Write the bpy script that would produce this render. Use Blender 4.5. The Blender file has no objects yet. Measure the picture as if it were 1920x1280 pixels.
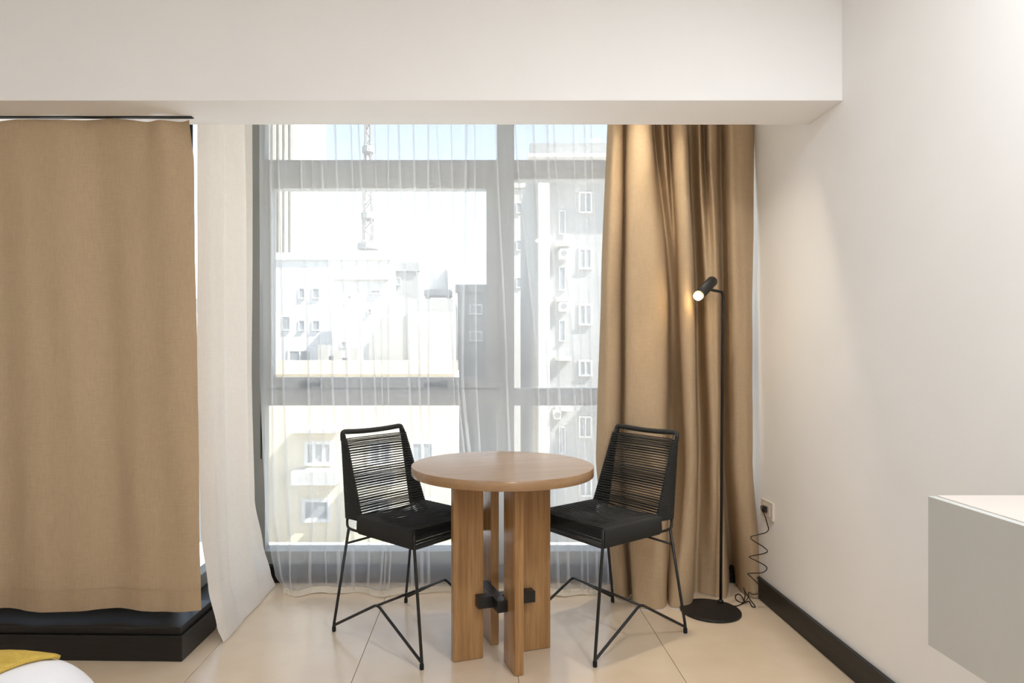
import bpy, bmesh, math, random
from mathutils import Vector, Matrix, noise

sc = bpy.context.scene
col = sc.collection
PI = math.pi
random.seed(7)

# ------------------------------------------------------------------ camera
F, PX, PY, HC = 1215.28, 903.72, 669.98, 1.1736      # focal length (px), vanishing point, eye height
cd = bpy.data.cameras.new('camera')
cam = bpy.data.objects.new('camera', cd); col.objects.link(cam)
cam.location = (0, 0, HC); cam.rotation_euler = (PI/2, 0, 0)
cd.sensor_width = 36; cd.lens = F/1920*36
cd.shift_x = (960-PX)/1920; cd.shift_y = (PY-640)/1920
cd.clip_start = 0.02; cd.clip_end = 500
sc.camera = cam

# ------------------------------------------------------------------ world, sun, exposure
w = bpy.data.worlds.new('sky'); sc.world = w; w.use_nodes = True
nt = w.node_tree; nt.nodes.clear()
sky = nt.nodes.new('ShaderNodeTexSky'); sky.sky_type = 'NISHITA'
sky.sun_disc = False; sky.sun_elevation = math.radians(48); sky.sun_rotation = math.radians(110)
sky.air_density = 1.0; sky.dust_density = 0.6; sky.ozone_density = 1.0
bg = nt.nodes.new('ShaderNodeBackground'); bg.inputs['Strength'].default_value = 0.35
hs = nt.nodes.new('ShaderNodeHueSaturation'); hs.inputs['Saturation'].default_value = 0.6
wo = nt.nodes.new('ShaderNodeOutputWorld')
nt.links.new(sky.outputs[0], hs.inputs['Color']); nt.links.new(hs.outputs[0], bg.inputs[0]); nt.links.new(bg.outputs[0], wo.inputs[0])

sd = bpy.data.lights.new('sun', 'SUN'); sd.energy = 10.5; sd.angle = math.radians(0.6); sd.color = (1, .96, .9)
sun = bpy.data.objects.new('sun', sd); col.objects.link(sun)
sun.rotation_euler = Vector((-0.75, 0.26, -0.85)).to_track_quat('-Z', 'Y').to_euler()

def portal(name, loc, rot, sx, sy):
    l = bpy.data.lights.new(name, 'AREA'); l.shape = 'RECTANGLE'; l.size = sx; l.size_y = sy
    l.cycles.is_portal = True
    o = bpy.data.objects.new(name, l); col.objects.link(o); o.location = loc; o.rotation_euler = rot
portal('window_portal', (0.08, 3.62, 1.33), (-PI/2, 0, 0), 2.7, 2.5)

FILL_W = 15.5
POCKET_W = 3.2
LAMP_W = 4.5
vs = sc.view_settings
vs.view_transform = 'Standard'; vs.look = 'None'; vs.exposure = 0.2; vs.gamma = 1.0; vs.use_curve_mapping = False
sc.cycles.max_bounces = 10; sc.cycles.diffuse_bounces = 6; sc.cycles.transparent_max_bounces = 24
sc.cycles.sample_clamp_indirect = 6.0; sc.cycles.caustics_reflective = False; sc.cycles.caustics_refractive = False

# ------------------------------------------------------------------ materials
def lin(r, g, b):
    f = lambda c: (c/255/12.92) if c/255 <= .04045 else ((c/255+.055)/1.055)**2.4
    return (f(r), f(g), f(b), 1)
MATS = {}
def newmat(name):
    m = bpy.data.materials.new(name); m.use_nodes = True; MATS[name] = m
    return m, m.node_tree, m.node_tree.nodes['Principled BSDF']
def tex_coord(t, scale=(1, 1, 1), kind='Object', rot=(0, 0, 0)):
    tc = t.nodes.new('ShaderNodeTexCoord'); mp = t.nodes.new('ShaderNodeMapping')
    mp.inputs['Scale'].default_value = scale; mp.inputs['Rotation'].default_value = rot
    t.links.new(tc.outputs[kind], mp.inputs['Vector']); return mp.outputs['Vector']
def noise_tex(t, vec, scale, detail=4, rough=.55, dist=0):
    n = t.nodes.new('ShaderNodeTexNoise'); n.inputs['Scale'].default_value = scale
    n.inputs['Detail'].default_value = detail; n.inputs['Roughness'].default_value = rough; n.inputs['Distortion'].default_value = dist
    t.links.new(vec, n.inputs['Vector']); return n.outputs['Fac']
def ramp(t, fac, stops):
    r = t.nodes.new('ShaderNodeValToRGB'); e = r.color_ramp.elements
    while len(e) < len(stops): e.new(.5)
    for k, (p, c) in enumerate(stops): e[k].position = p; e[k].color = c
    t.links.new(fac, r.inputs[0]); return r.outputs[0]
def bump(t, fac, strength, dist=.002):
    b = t.nodes.new('ShaderNodeBump'); b.inputs['Strength'].default_value = strength; b.inputs['Distance'].default_value = dist
    t.links.new(fac, b.inputs['Height']); return b.outputs[0]
def plain(name, c, rough=.6, metal=0, var=.04, nscale=8, bumps=0, bscale=60, spec=.5):
    m, t, p = newmat(name)
    v = tex_coord(t); n = noise_tex(t, v, nscale)
    lo = tuple(x*(1-var) for x in c[:3])+(1,); hi = tuple(min(1, x*(1+var)) for x in c[:3])+(1,)
    t.links.new(ramp(t, n, [(.3, lo), (.7, hi)]), p.inputs['Base Color'])
    p.inputs['Roughness'].default_value = rough; p.inputs['Metallic'].default_value = metal
    p.inputs['Specular IOR Level'].default_value = spec
    if bumps:
        t.links.new(bump(t, noise_tex(t, v, bscale, 5), bumps), p.inputs['Normal'])
    return m

plain('white_wall', lin(246, 245, 244), .85, var=.012, nscale=3, bumps=.06, bscale=140, spec=.2)
plain('beam_white', lin(246, 245, 244), .8, var=.012, nscale=2, bumps=.05, bscale=140, spec=.25)
plain('grout', lin(150, 135, 118), .9)
plain('black_metal', lin(26, 25, 24), .42, var=.1, nscale=60, spec=.5)
plain('lamp_black', lin(24, 22, 20), .55, var=.08, nscale=50)
plain('rubber', lin(20, 20, 20), .8)
plain('bar_black', lin(22, 22, 23), .38, var=.06)
plain('frame_grey', lin(158, 160, 158), .45, var=.03, spec=.5)
plain('gasket', lin(18, 18, 18), .7)
plain('handle_black', lin(20, 20, 20), .4)
plain('cabinet_grey', lin(205, 206, 202), .55, var=.02, nscale=3, spec=.3)
plain('cabinet_top', lin(226, 216, 208), .45, var=.02, nscale=4, spec=.4)
plain('plate_white', lin(222, 214, 202), .4)
plain('plug_black', lin(20, 18, 17), .5)
plain('cord_black', lin(26, 20, 17), .5)
plain('duvet_white', lin(236, 236, 240), .9, var=.01, bumps=.15, bscale=30, spec=.1)
plain('mattress', lin(225, 222, 216), .9)
plain('bed_dark', lin(40, 34, 30), .6)
plain('street', lin(222, 219, 212), .9, var=.1, nscale=.3)
plain('bld_white', lin(222, 221, 218), .9, var=.05, nscale=.4)
plain('bounce_white', lin(240, 239, 236), .9, var=.03, nscale=.5)
plain('bld_cream', lin(232, 218, 188), .9, var=.04, nscale=.4)
plain('bld_pale', lin(196, 193, 187), .9, var=.08, nscale=.5)
plain('bld_grey', lin(170, 170, 168), .9, var=.07, nscale=.5)
plain('bld_mid_grey', lin(164, 164, 162), .9, var=.08, nscale=.6)  # slightly darker grey for the low building and the tank stand
plain('bld_rib', lin(205, 198, 186), .9, var=.05)
plain('bld_window', lin(150, 153, 156), .25, var=.1, nscale=1)
plain('bld_frame', lin(225, 224, 220), .7)
plain('steel_tower', lin(150, 140, 136), .6)
plain('ac_white', lin(240, 240, 236), .6)
plain('ac_grille', lin(140, 140, 140), .6)

# brushed dark wood (plinth, baseboards)
m, t, p = newmat('dark_wood')
v = tex_coord(t, (1.2, 1.2, 60)); n = noise_tex(t, v, 3, 6, .7)
t.links.new(ramp(t, n, [(.42, lin(13, 11, 10)), (.60, lin(24, 21, 19)), (.74, lin(78, 73, 68))]), p.inputs['Base Color'])
p.inputs['Roughness'].default_value = .42; t.links.new(bump(t, n, .35, .001), p.inputs['Normal'])

# floor porcelain
m, t, p = newmat('floor_tile')
v = tex_coord(t, kind='Generated'); tc = tex_coord(t, (1, 1, 1))
oi = t.nodes.new('ShaderNodeObjectInfo')
add = t.nodes.new('ShaderNodeVectorMath'); add.operation = 'MULTIPLY_ADD'
cmb = t.nodes.new('ShaderNodeCombineXYZ')
for k in range(3): t.links.new(oi.outputs['Random'], cmb.inputs[k])
t.links.new(cmb.outputs[0], add.inputs[0]); add.inputs[1].default_value = (40, 40, 40); t.links.new(tc, add.inputs[2])
n = noise_tex(t, add.outputs[0], 2.2, 6, .6); n2 = noise_tex(t, add.outputs[0], 9, 3, .5)
mx = t.nodes.new('ShaderNodeMix'); mx.data_type = 'RGBA'; mx.inputs[0].default_value = .35
t.links.new(ramp(t, n, [(.15, lin(213, 191, 163)), (.5, lin(220, 200, 174)), (.85, lin(227, 209, 185))]), mx.inputs[6])
t.links.new(ramp(t, n2, [(.1, lin(206, 182, 153)), (.9, lin(232, 215, 191))]), mx.inputs[7])
t.links.new(mx.outputs[2], p.inputs['Base Color'])
p.inputs['Roughness'].default_value = .24; p.inputs['Coat Weight'].default_value = .35; p.inputs['Coat Roughness'].default_value = .18
p.inputs['Specular IOR Level'].default_value = .55

# oak, grain along local axis
def oak(name, axis, kn=.8, streak=.7, even=False):
    m, t, p = newmat(name)
    s = [14, 14, 14]; s[axis] = .9
    v = tex_coord(t, tuple(s)); n = noise_tex(t, v, 1.6, 8, .65, 1.1)
    s2 = [90, 90, 90]; s2[axis] = 2.5
    n2 = noise_tex(t, tex_coord(t, tuple(s2)), 1.5, 4, .6)
    s3 = [5, 5, 5]; s3[axis] = 3.2
    vo = t.nodes.new('ShaderNodeTexVoronoi'); vo.inputs['Scale'].default_value = 1.0
    t.links.new(tex_coord(t, tuple(s3)), vo.inputs['Vector'])
    knot = ramp(t, vo.outputs['Distance'], [(.04, (.45, .38, .32, 1)), (.14, (1, 1, 1, 1))])
    c1 = ramp(t, n, [(.25, lin(132, 94, 56)), (.45, lin(160, 120, 76)), (.62, lin(178, 138, 92)), (.8, lin(148, 108, 66))])
    if even: c1 = ramp(t, n, [(.2, lin(150, 116, 82)), (.8, lin(168, 134, 98))])
    c2 = ramp(t, n2, [(.35, (.72, .70, .68, 1)), (.6, (1, 1, 1, 1))])
    a = t.nodes.new('ShaderNodeMix'); a.data_type = 'RGBA'; a.blend_type = 'MULTIPLY'; a.inputs[0].default_value = streak
    t.links.new(c1, a.inputs[6]); t.links.new(c2, a.inputs[7])
    b = t.nodes.new('ShaderNodeMix'); b.data_type = 'RGBA'; b.blend_type = 'MULTIPLY'; b.inputs[0].default_value = kn
    t.links.new(a.outputs[2], b.inputs[6]); t.links.new(knot, b.inputs[7])
    t.links.new(b.outputs[2], p.inputs['Base Color'])
    p.inputs['Roughness'].default_value = .22; p.inputs['Specular IOR Level'].default_value = .6
    t.links.new(bump(t, n2, .04, .0004), p.inputs['Normal'])
oak('oak_upright', 2); oak('oak_flat', 0, .1, .3, True)

# woven fabrics: diffuse with some light coming through
def fabric(name, c, trans, weave=1.0):
    m, t, p = newmat(name)
    v1 = noise_tex(t, tex_coord(t, (30, 30, 900)), 1.0, 3, .6)
    v2 = noise_tex(t, tex_coord(t, (500, 500, 20)), 1.0, 3, .6)
    add = t.nodes.new('ShaderNodeMath'); add.operation = 'ADD'; t.links.new(v1, add.inputs[0]); t.links.new(v2, add.inputs[1])
    hf = t.nodes.new('ShaderNodeMath'); hf.operation = 'MULTIPLY'; hf.inputs[1].default_value = .5; t.links.new(add.outputs[0], hf.inputs[0])
    k = .10*weave
    cc = ramp(t, hf.outputs[0], [(.35, tuple(x*(1-k) for x in c[:3])+(1,)), (.65, tuple(min(1, x*(1+k)) for x in c[:3])+(1,))])
    t.links.new(cc, p.inputs['Base Color']); p.inputs['Roughness'].default_value = .9; p.inputs['Specular IOR Level'].default_value = .1
    nb = bump(t, hf.outputs[0], .2*weave, .001); t.links.new(nb, p.inputs['Normal'])
    tl = t.nodes.new('ShaderNodeBsdfTranslucent'); t.links.new(cc, tl.inputs['Color'])
    ms = t.nodes.new('ShaderNodeMixShader'); ms.inputs[0].default_value = trans
    out = t.nodes['Material Output']
    t.links.new(p.outputs[0], ms.inputs[1]); t.links.new(tl.outputs[0], ms.inputs[2]); t.links.new(ms.outputs[0], out.inputs['Surface'])
fabric('curtain_tan', lin(186, 162, 132), .07)
fabric('curtain_cream', lin(246, 239, 230), .28, .5)  # paler, more translucent cloth of the left side drape
fabric('throw_yellow', lin(200, 170, 84), .0, 2.0)
fabric('sheer_hem', lin(240, 232, 218), .35)

m, t, p = newmat('sheer')
t.nodes.remove(p); out = t.nodes['Material Output']
n = noise_tex(t, tex_coord(t, (700, 700, 700)), 1.0, 2)
tr = t.nodes.new('ShaderNodeBsdfTransparent'); tl = t.nodes.new('ShaderNodeBsdfTranslucent'); df = t.nodes.new('ShaderNodeBsdfDiffuse')
tl.inputs['Color'].default_value = (.93, .93, .93, 1); df.inputs['Color'].default_value = (.9, .9, .9, 1)
m1 = t.nodes.new('ShaderNodeMixShader'); m1.inputs[0].default_value = .3
t.links.new(tl.outputs[0], m1.inputs[1]); t.links.new(df.outputs[0], m1.inputs[2])
m2 = t.nodes.new('ShaderNodeMixShader')
t.links.new(ramp(t, n, [(.3, (.33, .33, .33, 1)), (.7, (.39, .39, .39, 1))]), m2.inputs[0])
t.links.new(tr.outputs[0], m2.inputs[1]); t.links.new(m1.outputs[0], m2.inputs[2]); t.links.new(m2.outputs[0], out.inputs['Surface'])

m, t, p = newmat('glass')
t.nodes.remove(p); out = t.nodes['Material Output']
tr = t.nodes.new('ShaderNodeBsdfTransparent'); tr.inputs['Color'].default_value = (.97, .985, .98, 1)
gl = t.nodes.new('ShaderNodeBsdfGlossy'); gl.inputs['Roughness'].default_value = .02
n = noise_tex(t, tex_coord(t), 1.5); 
m2 = t.nodes.new('ShaderNodeMixShader'); t.links.new(ramp(t, n, [(0, (.05, .05, .05, 1)), (1, (.06, .06, .06, 1))]), m2.inputs[0])
t.links.new(tr.outputs[0], m2.inputs[1]); t.links.new(gl.outputs[0], m2.inputs[2]); t.links.new(m2.outputs[0], out.inputs['Surface'])

# rope
m, t, p = newmat('rope')
wv = t.nodes.new('ShaderNodeTexWave'); wv.inputs['Scale'].default_value = 160; wv.bands_direction = 'DIAGONAL'
t.links.new(tex_coord(t), wv.inputs['Vector'])
t.links.new(ramp(t, wv.outputs['Fac'], [(.2, lin(22, 22, 21)), (.9, lin(46, 46, 44))]), p.inputs['Base Color'])
p.inputs['Roughness'].default_value = .75; t.links.new(bump(t, wv.outputs['Fac'], .4, .0006), p.inputs['Normal'])

def emit(name, c, s):
    m, t, p = newmat(name)
    n = noise_tex(t, tex_coord(t), 3)
    t.links.new(ramp(t, n, [(0, c), (1, c)]), p.inputs['Emission Color']); p.inputs['Emission Strength'].default_value = s
    p.inputs['Base Color'].default_value = (.8, .8, .8, 1)
emit('bulb_glow', (1, .72, .36, 1), 45)
emit('downlight_lens', (1, .93, .84, 1), 6)

# ------------------------------------------------------------------ helpers
def link(name, me, mat, parent=None, smooth=False, loc=None):
    o = bpy.data.objects.new(name, me); col.objects.link(o)
    if mat is not None: me.materials.append(MATS[mat])
    if smooth:
        for f in me.polygons: f.use_smooth = True
    if parent is not None: o.parent = parent
    if loc is not None: o.location = loc
    return o
def from_bm(name, bm, mat, parent=None, smooth=False, loc=None):
    bmesh.ops.recalc_face_normals(bm, faces=bm.faces[:])
    me = bpy.data.meshes.new(name); bm.to_mesh(me); bm.free()
    return link(name, me, mat, parent, smooth, loc)
def pyd(name, vs_, fs, mat, parent=None, smooth=False, loc=None):
    me = bpy.data.meshes.new(name); me.from_pydata(vs_, [], fs); me.update()
    return link(name, me, mat, parent, smooth, loc)
def tag(o, label=None, cat=None, group=None, kind=None):
    if label: o['label'] = label
    if cat: o['category'] = cat
    if group: o['group'] = group
    if kind: o['kind'] = kind
    return o
def empty(name, loc=(0, 0, 0), rz=0, label=None, cat=None, group=None, kind=None):
    o = bpy.data.objects.new(name, None); col.objects.link(o); o.location = loc; o.rotation_euler = (0, 0, rz)
    o.empty_display_size = .1
    return tag(o, label, cat, group, kind)
def add_box(bm, x0, x1, y0, y1, z0, z1, bev=0, mat=None):
    b = bmesh.new(); bmesh.ops.create_cube(b, size=1)
    for v in b.verts: v.co = Vector(((x0+x1)/2+v.co.x*(x1-x0), (y0+y1)/2+v.co.y*(y1-y0), (z0+z1)/2+v.co.z*(z1-z0)))
    if bev: bmesh.ops.bevel(b, geom=b.edges[:], offset=bev, segments=2, affect='EDGES', profile=.5)
    if mat is not None: bmesh.ops.transform(b, matrix=mat, verts=b.verts[:])
    tmp = bpy.data.meshes.new('t'); b.to_mesh(tmp); b.free(); bm.from_mesh(tmp); bpy.data.meshes.remove(tmp)
def box(name, b, mat, parent=None, bev=0, loc=None):
    bm = bmesh.new(); add_box(bm, *b, bev=bev); return from_bm(name, bm, mat, parent, loc=loc)
def frames(pts, closed):
    n = len(pts); T = []
    for i in range(n):
        a = pts[(i-1) % n] if (closed or i > 0) else pts[i]; b = pts[(i+1) % n] if (closed or i < n-1) else pts[i]
        d = b-a; T.append(d.normalized() if d.length > 1e-9 else Vector((0, 0, 1)))
    up = Vector((0, 0, 1)) if abs(T[0].z) < .9 else Vector((1, 0, 0))
    N = (up - T[0]*up.dot(T[0])).normalized(); out = []
    for i in range(n):
        N = N - T[i]*N.dot(T[i]); N = N.normalized() if N.length > 1e-6 else T[i].orthogonal().normalized()
        out.append((N, T[i].cross(N)))
    return out
def add_tube(V, Fc, pts, r, seg=8, closed=False):
    pts = [Vector(p) for p in pts]; fr = frames(pts, closed); base = len(V); n = len(pts)
    for i, p in enumerate(pts):
        N, B = fr[i]
        for k in range(seg):
            a = 2*PI*k/seg; V.append(tuple(p+N*(r*math.cos(a))+B*(r*math.sin(a))))
    for i in range(n if closed else n-1):
        j = (i+1) % n
        for k in range(seg):
            l = (k+1) % seg
            Fc.append((base+i*seg+k, base+i*seg+l, base+j*seg+l, base+j*seg+k))
    if not closed:
        Fc.append(tuple(base+k for k in range(seg))[::-1]); Fc.append(tuple(base+(n-1)*seg+k for k in range(seg)))
def tube(name, pts, r, mat, parent=None, seg=10, closed=False):
    V, Fc = [], []; add_tube(V, Fc, pts, r, seg, closed); return pyd(name, V, Fc, mat, parent, True)
def fillet(pts, rad, n=5):
    pts = [Vector(p) for p in pts]; out = [pts[0]]
    for i in range(1, len(pts)-1):
        a, b, c = pts[i-1], pts[i], pts[i+1]
        ra = min(rad, (a-b).length*.45, (c-b).length*.45)
        p0 = b+(a-b).normalized()*ra; p1 = b+(c-b).normalized()*ra
        for k in range(n+1):
            s = k/n; out.append(p0*(1-s)**2+b*2*s*(1-s)+p1*s*s)
    out.append(pts[-1]); return out
def catmull(P, n):
    # resample list of tuples with n sub-steps per span
    out = []
    for i in range(len(P)-1):
        p0 = P[max(0, i-1)]; p1 = P[i]; p2 = P[i+1]; p3 = P[min(len(P)-1, i+2)]
        for k in range(n):
            t_ = k/n
            out.append(tuple(.5*((2*b)+(-a+c)*t_+(2*a-5*b+4*c-d)*t_*t_+(-a+3*b-3*c+d)*t_**3) for a, b, c, d in zip(p0, p1, p2, p3)))
    out.append(tuple(P[-1])); return out
def lathe(bm_or_none, prof, seg=32):
    V, Fc = [], []
    for (r, z) in prof:
        for k in range(seg): V.append((r*math.cos(2*PI*k/seg), r*math.sin(2*PI*k/seg), z))
    for i in range(len(prof)-1):
        for k in range(seg):
            l = (k+1) % seg; Fc.append((i*seg+k, i*seg+l, (i+1)*seg+l, (i+1)*seg+k))
    Fc.append(tuple(range(seg))[::-1]); Fc.append(tuple((len(prof)-1)*seg+k for k in range(seg)))
    return V, Fc
def gx(px, D): return (px-PX)*D/F                    # lateral position of something seen at column px, D metres away
def gz(py, D): return HC-(py-PY)*D/F

# ------------------------------------------------------------------ room shell
XR, XL, YB, YW, HCEIL = 1.36, -3.45, -2.6, 3.45, 2.66
SOF = 2.142
def struct(o, label=None): o['kind'] = 'structure'; (label and o.__setitem__('label', label)); return o

floor = struct(box('floor', (XL, XR+.1, YB, 3.62, -.12, -.004), 'grout'), 'beige porcelain tile floor')
xs = [.738+.605*k for k in range(-7, 2)]+[XR+.02]
ys = [YB, -1.43, -.22, .99, 2.2, 3.41]
tile_meshes = {}
for i in range(len(xs)-1):
    for j in range(len(ys)-1):
        a, b = max(xs[i], XL), xs[i+1]; 
        if b-a < .005: continue
        key = (round(b-a, 3), round(ys[j+1]-ys[j], 3))
        if key not in tile_meshes:
            bm = bmesh.new(); add_box(bm, 0.0012, b-a-.0012, .0012, ys[j+1]-ys[j]-.0012, -.01, 0, bev=.0008)
            bmesh.ops.recalc_face_normals(bm, faces=bm.faces[:])
            me = bpy.data.meshes.new('floor_tile'); bm.to_mesh(me); bm.free(); me.materials.append(MATS['floor_tile']); tile_meshes[key] = me
        o = bpy.data.objects.new('floor_tile', tile_meshes[key]); col.objects.link(o); o.parent = floor; o.location = (a, ys[j], 0)

struct(box('ceiling', (XL-.1, XR+.1, YB-.1, 2.45, HCEIL, HCEIL+.1), 'white_wall'), 'white ceiling')
struct(box('wall_right', (XR, XR+.12, YB-.1, 3.62, -.12, HCEIL+.1), 'white_wall'), 'plain white side wall on the right')
struct(box('wall_left', (XL-.12, XL, YB-.1, 2.9, -.12, HCEIL+.1), 'white_wall'), 'white wall behind the bed')
struct(box('wall_back', (XL-.1, XR+.1, YB-.12, YB, -.12, HCEIL+.1), 'white_wall'), 'white wall behind the camera')
# deep beam: its underside is the soffit in front of the curtains
bm = bmesh.new(); add_box(bm, XL-.1, XR, 2.444, 2.698, SOF, HCEIL+.1, bev=.002)
struct(from_bm('ceiling_beam', bm, 'beam_white'), 'white plastered beam above the window')
struct(box('curtain_pocket_ceiling', (XL-.1, XR+.1, 2.69, 3.7, 2.56, 2.64), 'white_wall'), 'recessed ceiling of the curtain pocket')
# baseboard, black brushed wood
bm = bmesh.new(); add_box(bm, XR-.014, XR, YB, 3.36, 0, .098, bev=.002)
bbr = struct(from_bm('baseboard_right', bm, 'dark_wood'), 'black wood baseboard along the right wall')
bm = bmesh.new(); add_box(bm, XR-.019, XR, YB, 3.36, .098, .105, bev=.002)
from_bm('cap_strip', bm, 'dark_wood', bbr)
bm = bmesh.new(); add_box(bm, -1.157, XR-.014, 3.375, 3.42, 0, .085, bev=.002)
struct(from_bm('baseboard_window', bm, 'dark_wood'), 'black wood baseboard below the window')

# black stepped plinth under the left window, turning the corner
pl = empty('plinth', (-1.157, 2.50, 0), math.radians(-1.3), kind='structure', label='black brushed-wood stepped plinth under the brown curtain')
bm = bmesh.new(); add_box(bm, -2.35, 0, 0, .30, 0, .0975, bev=.0025); from_bm('plinth_base', bm, 'dark_wood', pl)
bm = bmesh.new(); add_box(bm, -2.35, -.012, .013, .30, .0975, .126, bev=.003); from_bm('plinth_top', bm, 'dark_wood', pl)
bm = bmesh.new(); add_box(bm, -1.37, -1.157, 2.81, 3.42, 0, .0975, bev=.002)
struct(from_bm('plinth_return', bm, 'dark_wood'), 'black plinth behind the white drape')

# ------------------------------------------------------------------ windows
def window_root(name, label):
    return empty(name, (0, 0, 0), kind='structure', label=label)
w1 = window_root('window_1', 'grey aluminium window with a wide left sash behind sheer curtain')
D1 = YW
def bar(root, name, x0, x1, z0, z1, y0=YW, y1=YW+.07, mat='frame_grey', bev=.003):
    return box(name, (x0, x1, y0, y1, z0, z1), mat, root, bev)
WT = 2.54
XJ, XM0, XM1 = -1.34, gx(932, D1), gx(964, D1)
zs0, zs1 = gz(1063, D1), gz(1030, D1)      # sill rail
zl0, zl1 = gz(760, D1), gz(728, D1)        # lower transom
zu0, zu1 = gz(336, D1), gz(300, D1)        # upper transom
bar(w1, 'jamb', XJ, gx(497, D1), zs0, WT)
bar(w1, 'mullion', XM0, XM1, zs0, WT, YW-.01, YW+.08)
bar(w1, 'jamb', XR-.05, XR+.05, zs0, WT)
bar(w1, 'head_rail', XJ, XR, WT-.05, WT+.03)
bar(w1, 'sill_rail', XJ, XR, zs0-.02, zs1, YW-.03, YW+.09)
for a, b in ((gx(497, D1), XM0), (XM1, XR-.05)):
    bar(w1, 'transom', a, b, zl0, zl1, YW-.005, YW+.075); bar(w1, 'transom', a, b, zu0, zu1, YW-.005, YW+.075)
    box('pane', (a, b, YW+.03, YW+.036, zu1, WT-.05), 'glass', w1)
    box('pane', (a, b, YW+.03, YW+.036, zs1, zl0), 'glass', w1)
# opening sash on the left with black handles
sx0, sx1, sz0, sz1 = gx(496, D1)+.002, gx(934, D1)-.002, zl1+.002, zu0-.002
gx0, gx1, gz0, gz1 = gx(512, D1), gx(912, D1), gz(707, D1), gz(355, D1)
bm = bmesh.new()
add_box(bm, sx0, gx0, YW-.022, YW+.05, sz0, sz1, .003); add_box(bm, gx1, sx1, YW-.022, YW+.05, sz0, sz1, .003)
add_box(bm, gx0, gx1, YW-.022, YW+.05, sz0, gz0, .003); add_box(bm, gx0, gx1, YW-.022, YW+.05, gz1, sz1, .003)
sash = from_bm('sash', bm, 'frame_grey', w1)
box('pane', (gx0, gx1, YW+.012, YW+.018, gz0, gz1), 'glass', sash)
for hx in (575, 833):
    bm = bmesh.new(); c = gx(hx, D1); z = gz(720, D1)
    add_box(bm, c-.020, c+.020, YW-.060, YW-.022, z-.018, z+.018, .004)
    add_box(bm, c-(.10 if hx > 700 else .015), c+(.015 if hx > 700 else .09), YW-.095, YW-.060, z-.011, z+.013, .004)
    tag(from_bm('handle', bm, 'handle_black', sash), 'black lever handle')
# fixed light on the right
box('pane', (XM1, XR-.05, YW+.03, YW+.036, zl1, zu0), 'glass', w1)
bm = bmesh.new()
add_box(bm, gx(489, D1), gx(491, D1), YW-.004, YW, gz(860, D1), gz(530, D1)); tag(from_bm('gasket', bm, 'gasket', w1), 'thin black rubber gasket')
# left return of the bay (corner glazing) and the window behind the brown curtain
w2 = window_root('window_2', 'side glazing behind the white drape')
box('jamb', (-1.37, -1.31, 2.76, 2.82, .0975, WT), 'frame_grey', w2, .003); box('jamb', (-1.37, -1.31, 3.40, 3.45, .0975, WT), 'frame_grey', w2, .003)
box('sill_rail', (-1.37, -1.31, 2.82, 3.40, .0975, .16), 'frame_grey', w2, .003)
box('head_rail', (-1.37, -1.31, 2.82, 3.40, WT-.06, WT), 'frame_grey', w2, .003)
box('pane', (-1.343, -1.337, 2.82, 3.40, .16, WT-.06), 'glass', w2)
w3 = window_root('window_3', 'window behind the brown curtain on the left')
box('jamb', (XL, XL+.06, 2.76, 2.83, .126, WT), 'frame_grey', w3, .003)
box('mullion', (-2.38, -2.32, 2.76, 2.83, .126, WT), 'frame_grey', w3, .003)
for a, b in ((XL+.06, -2.38), (-2.32, -1.37)):
    box('sill_rail', (a, b, 2.76, 2.83, .126, .26), 'frame_grey', w3, .003); box('head_rail', (a, b, 2.76, 2.83, WT-.06, WT), 'frame_grey', w3, .003)
    box('pane', (a, b, 2.795, 2.80, .26, WT-.06), 'glass', w3)
drain = box('trim_1', (-1.262, -1.252, 2.79, 2.81, .126, 2.56), 'gasket', None, .003)
struct(drain, 'slim black vertical strip beside the white drape')

# ------------------------------------------------------------------ curtains
def sheet(name, levels, mat, sub=5, rows_per=14, wrinkle=0.0, parent=None, hem=None, seed=0):
    """levels: list of (z, [(x, y), ...]) top to bottom; same number of columns in each"""
    res = [(z, catmull([tuple(p) for p in cols], sub)) for z, cols in levels]
    n = len(res[0][1]); V, Fc = [], []; rows = []
    zs = [r[0] for r in res]
    for k in range(len(res)-1):
        for q in range(rows_per if k < len(res)-1 else 1): rows.append((k, q/rows_per))
    rows.append((len(res)-2, 1.0))
    for (k, s) in rows:
        z0, A = res[max(0, k-1)]; z1, B = res[k]; z2, C = res[k+1]; z3, D = res[min(len(res)-1, k+2)]
        z = z1+(z2-z1)*s
        for i in range(n):
            # smooth (monotone-ish) blend between levels
            x = B[i][0]+(C[i][0]-B[i][0])*(s*s*(3-2*s)*.5+s*.5); y = B[i][1]+(C[i][1]-B[i][1])*(s*s*(3-2*s)*.5+s*.5)
            zz = z
            if wrinkle:
                d = noise.noise(Vector((x*9+seed, z*3.1, seed*3)))*wrinkle + noise.noise(Vector((x*28+seed, z*9, seed)))*wrinkle*.3
                y += d
            V.append((x, y, zz))
    for r in range(len(rows)-1):
        for i in range(n-1): Fc.append((r*n+i, r*n+i+1, (r+1)*n+i+1, (r+1)*n+i))
    return pyd(name, V, Fc, mat, parent, True), V, n, len(rows)

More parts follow.
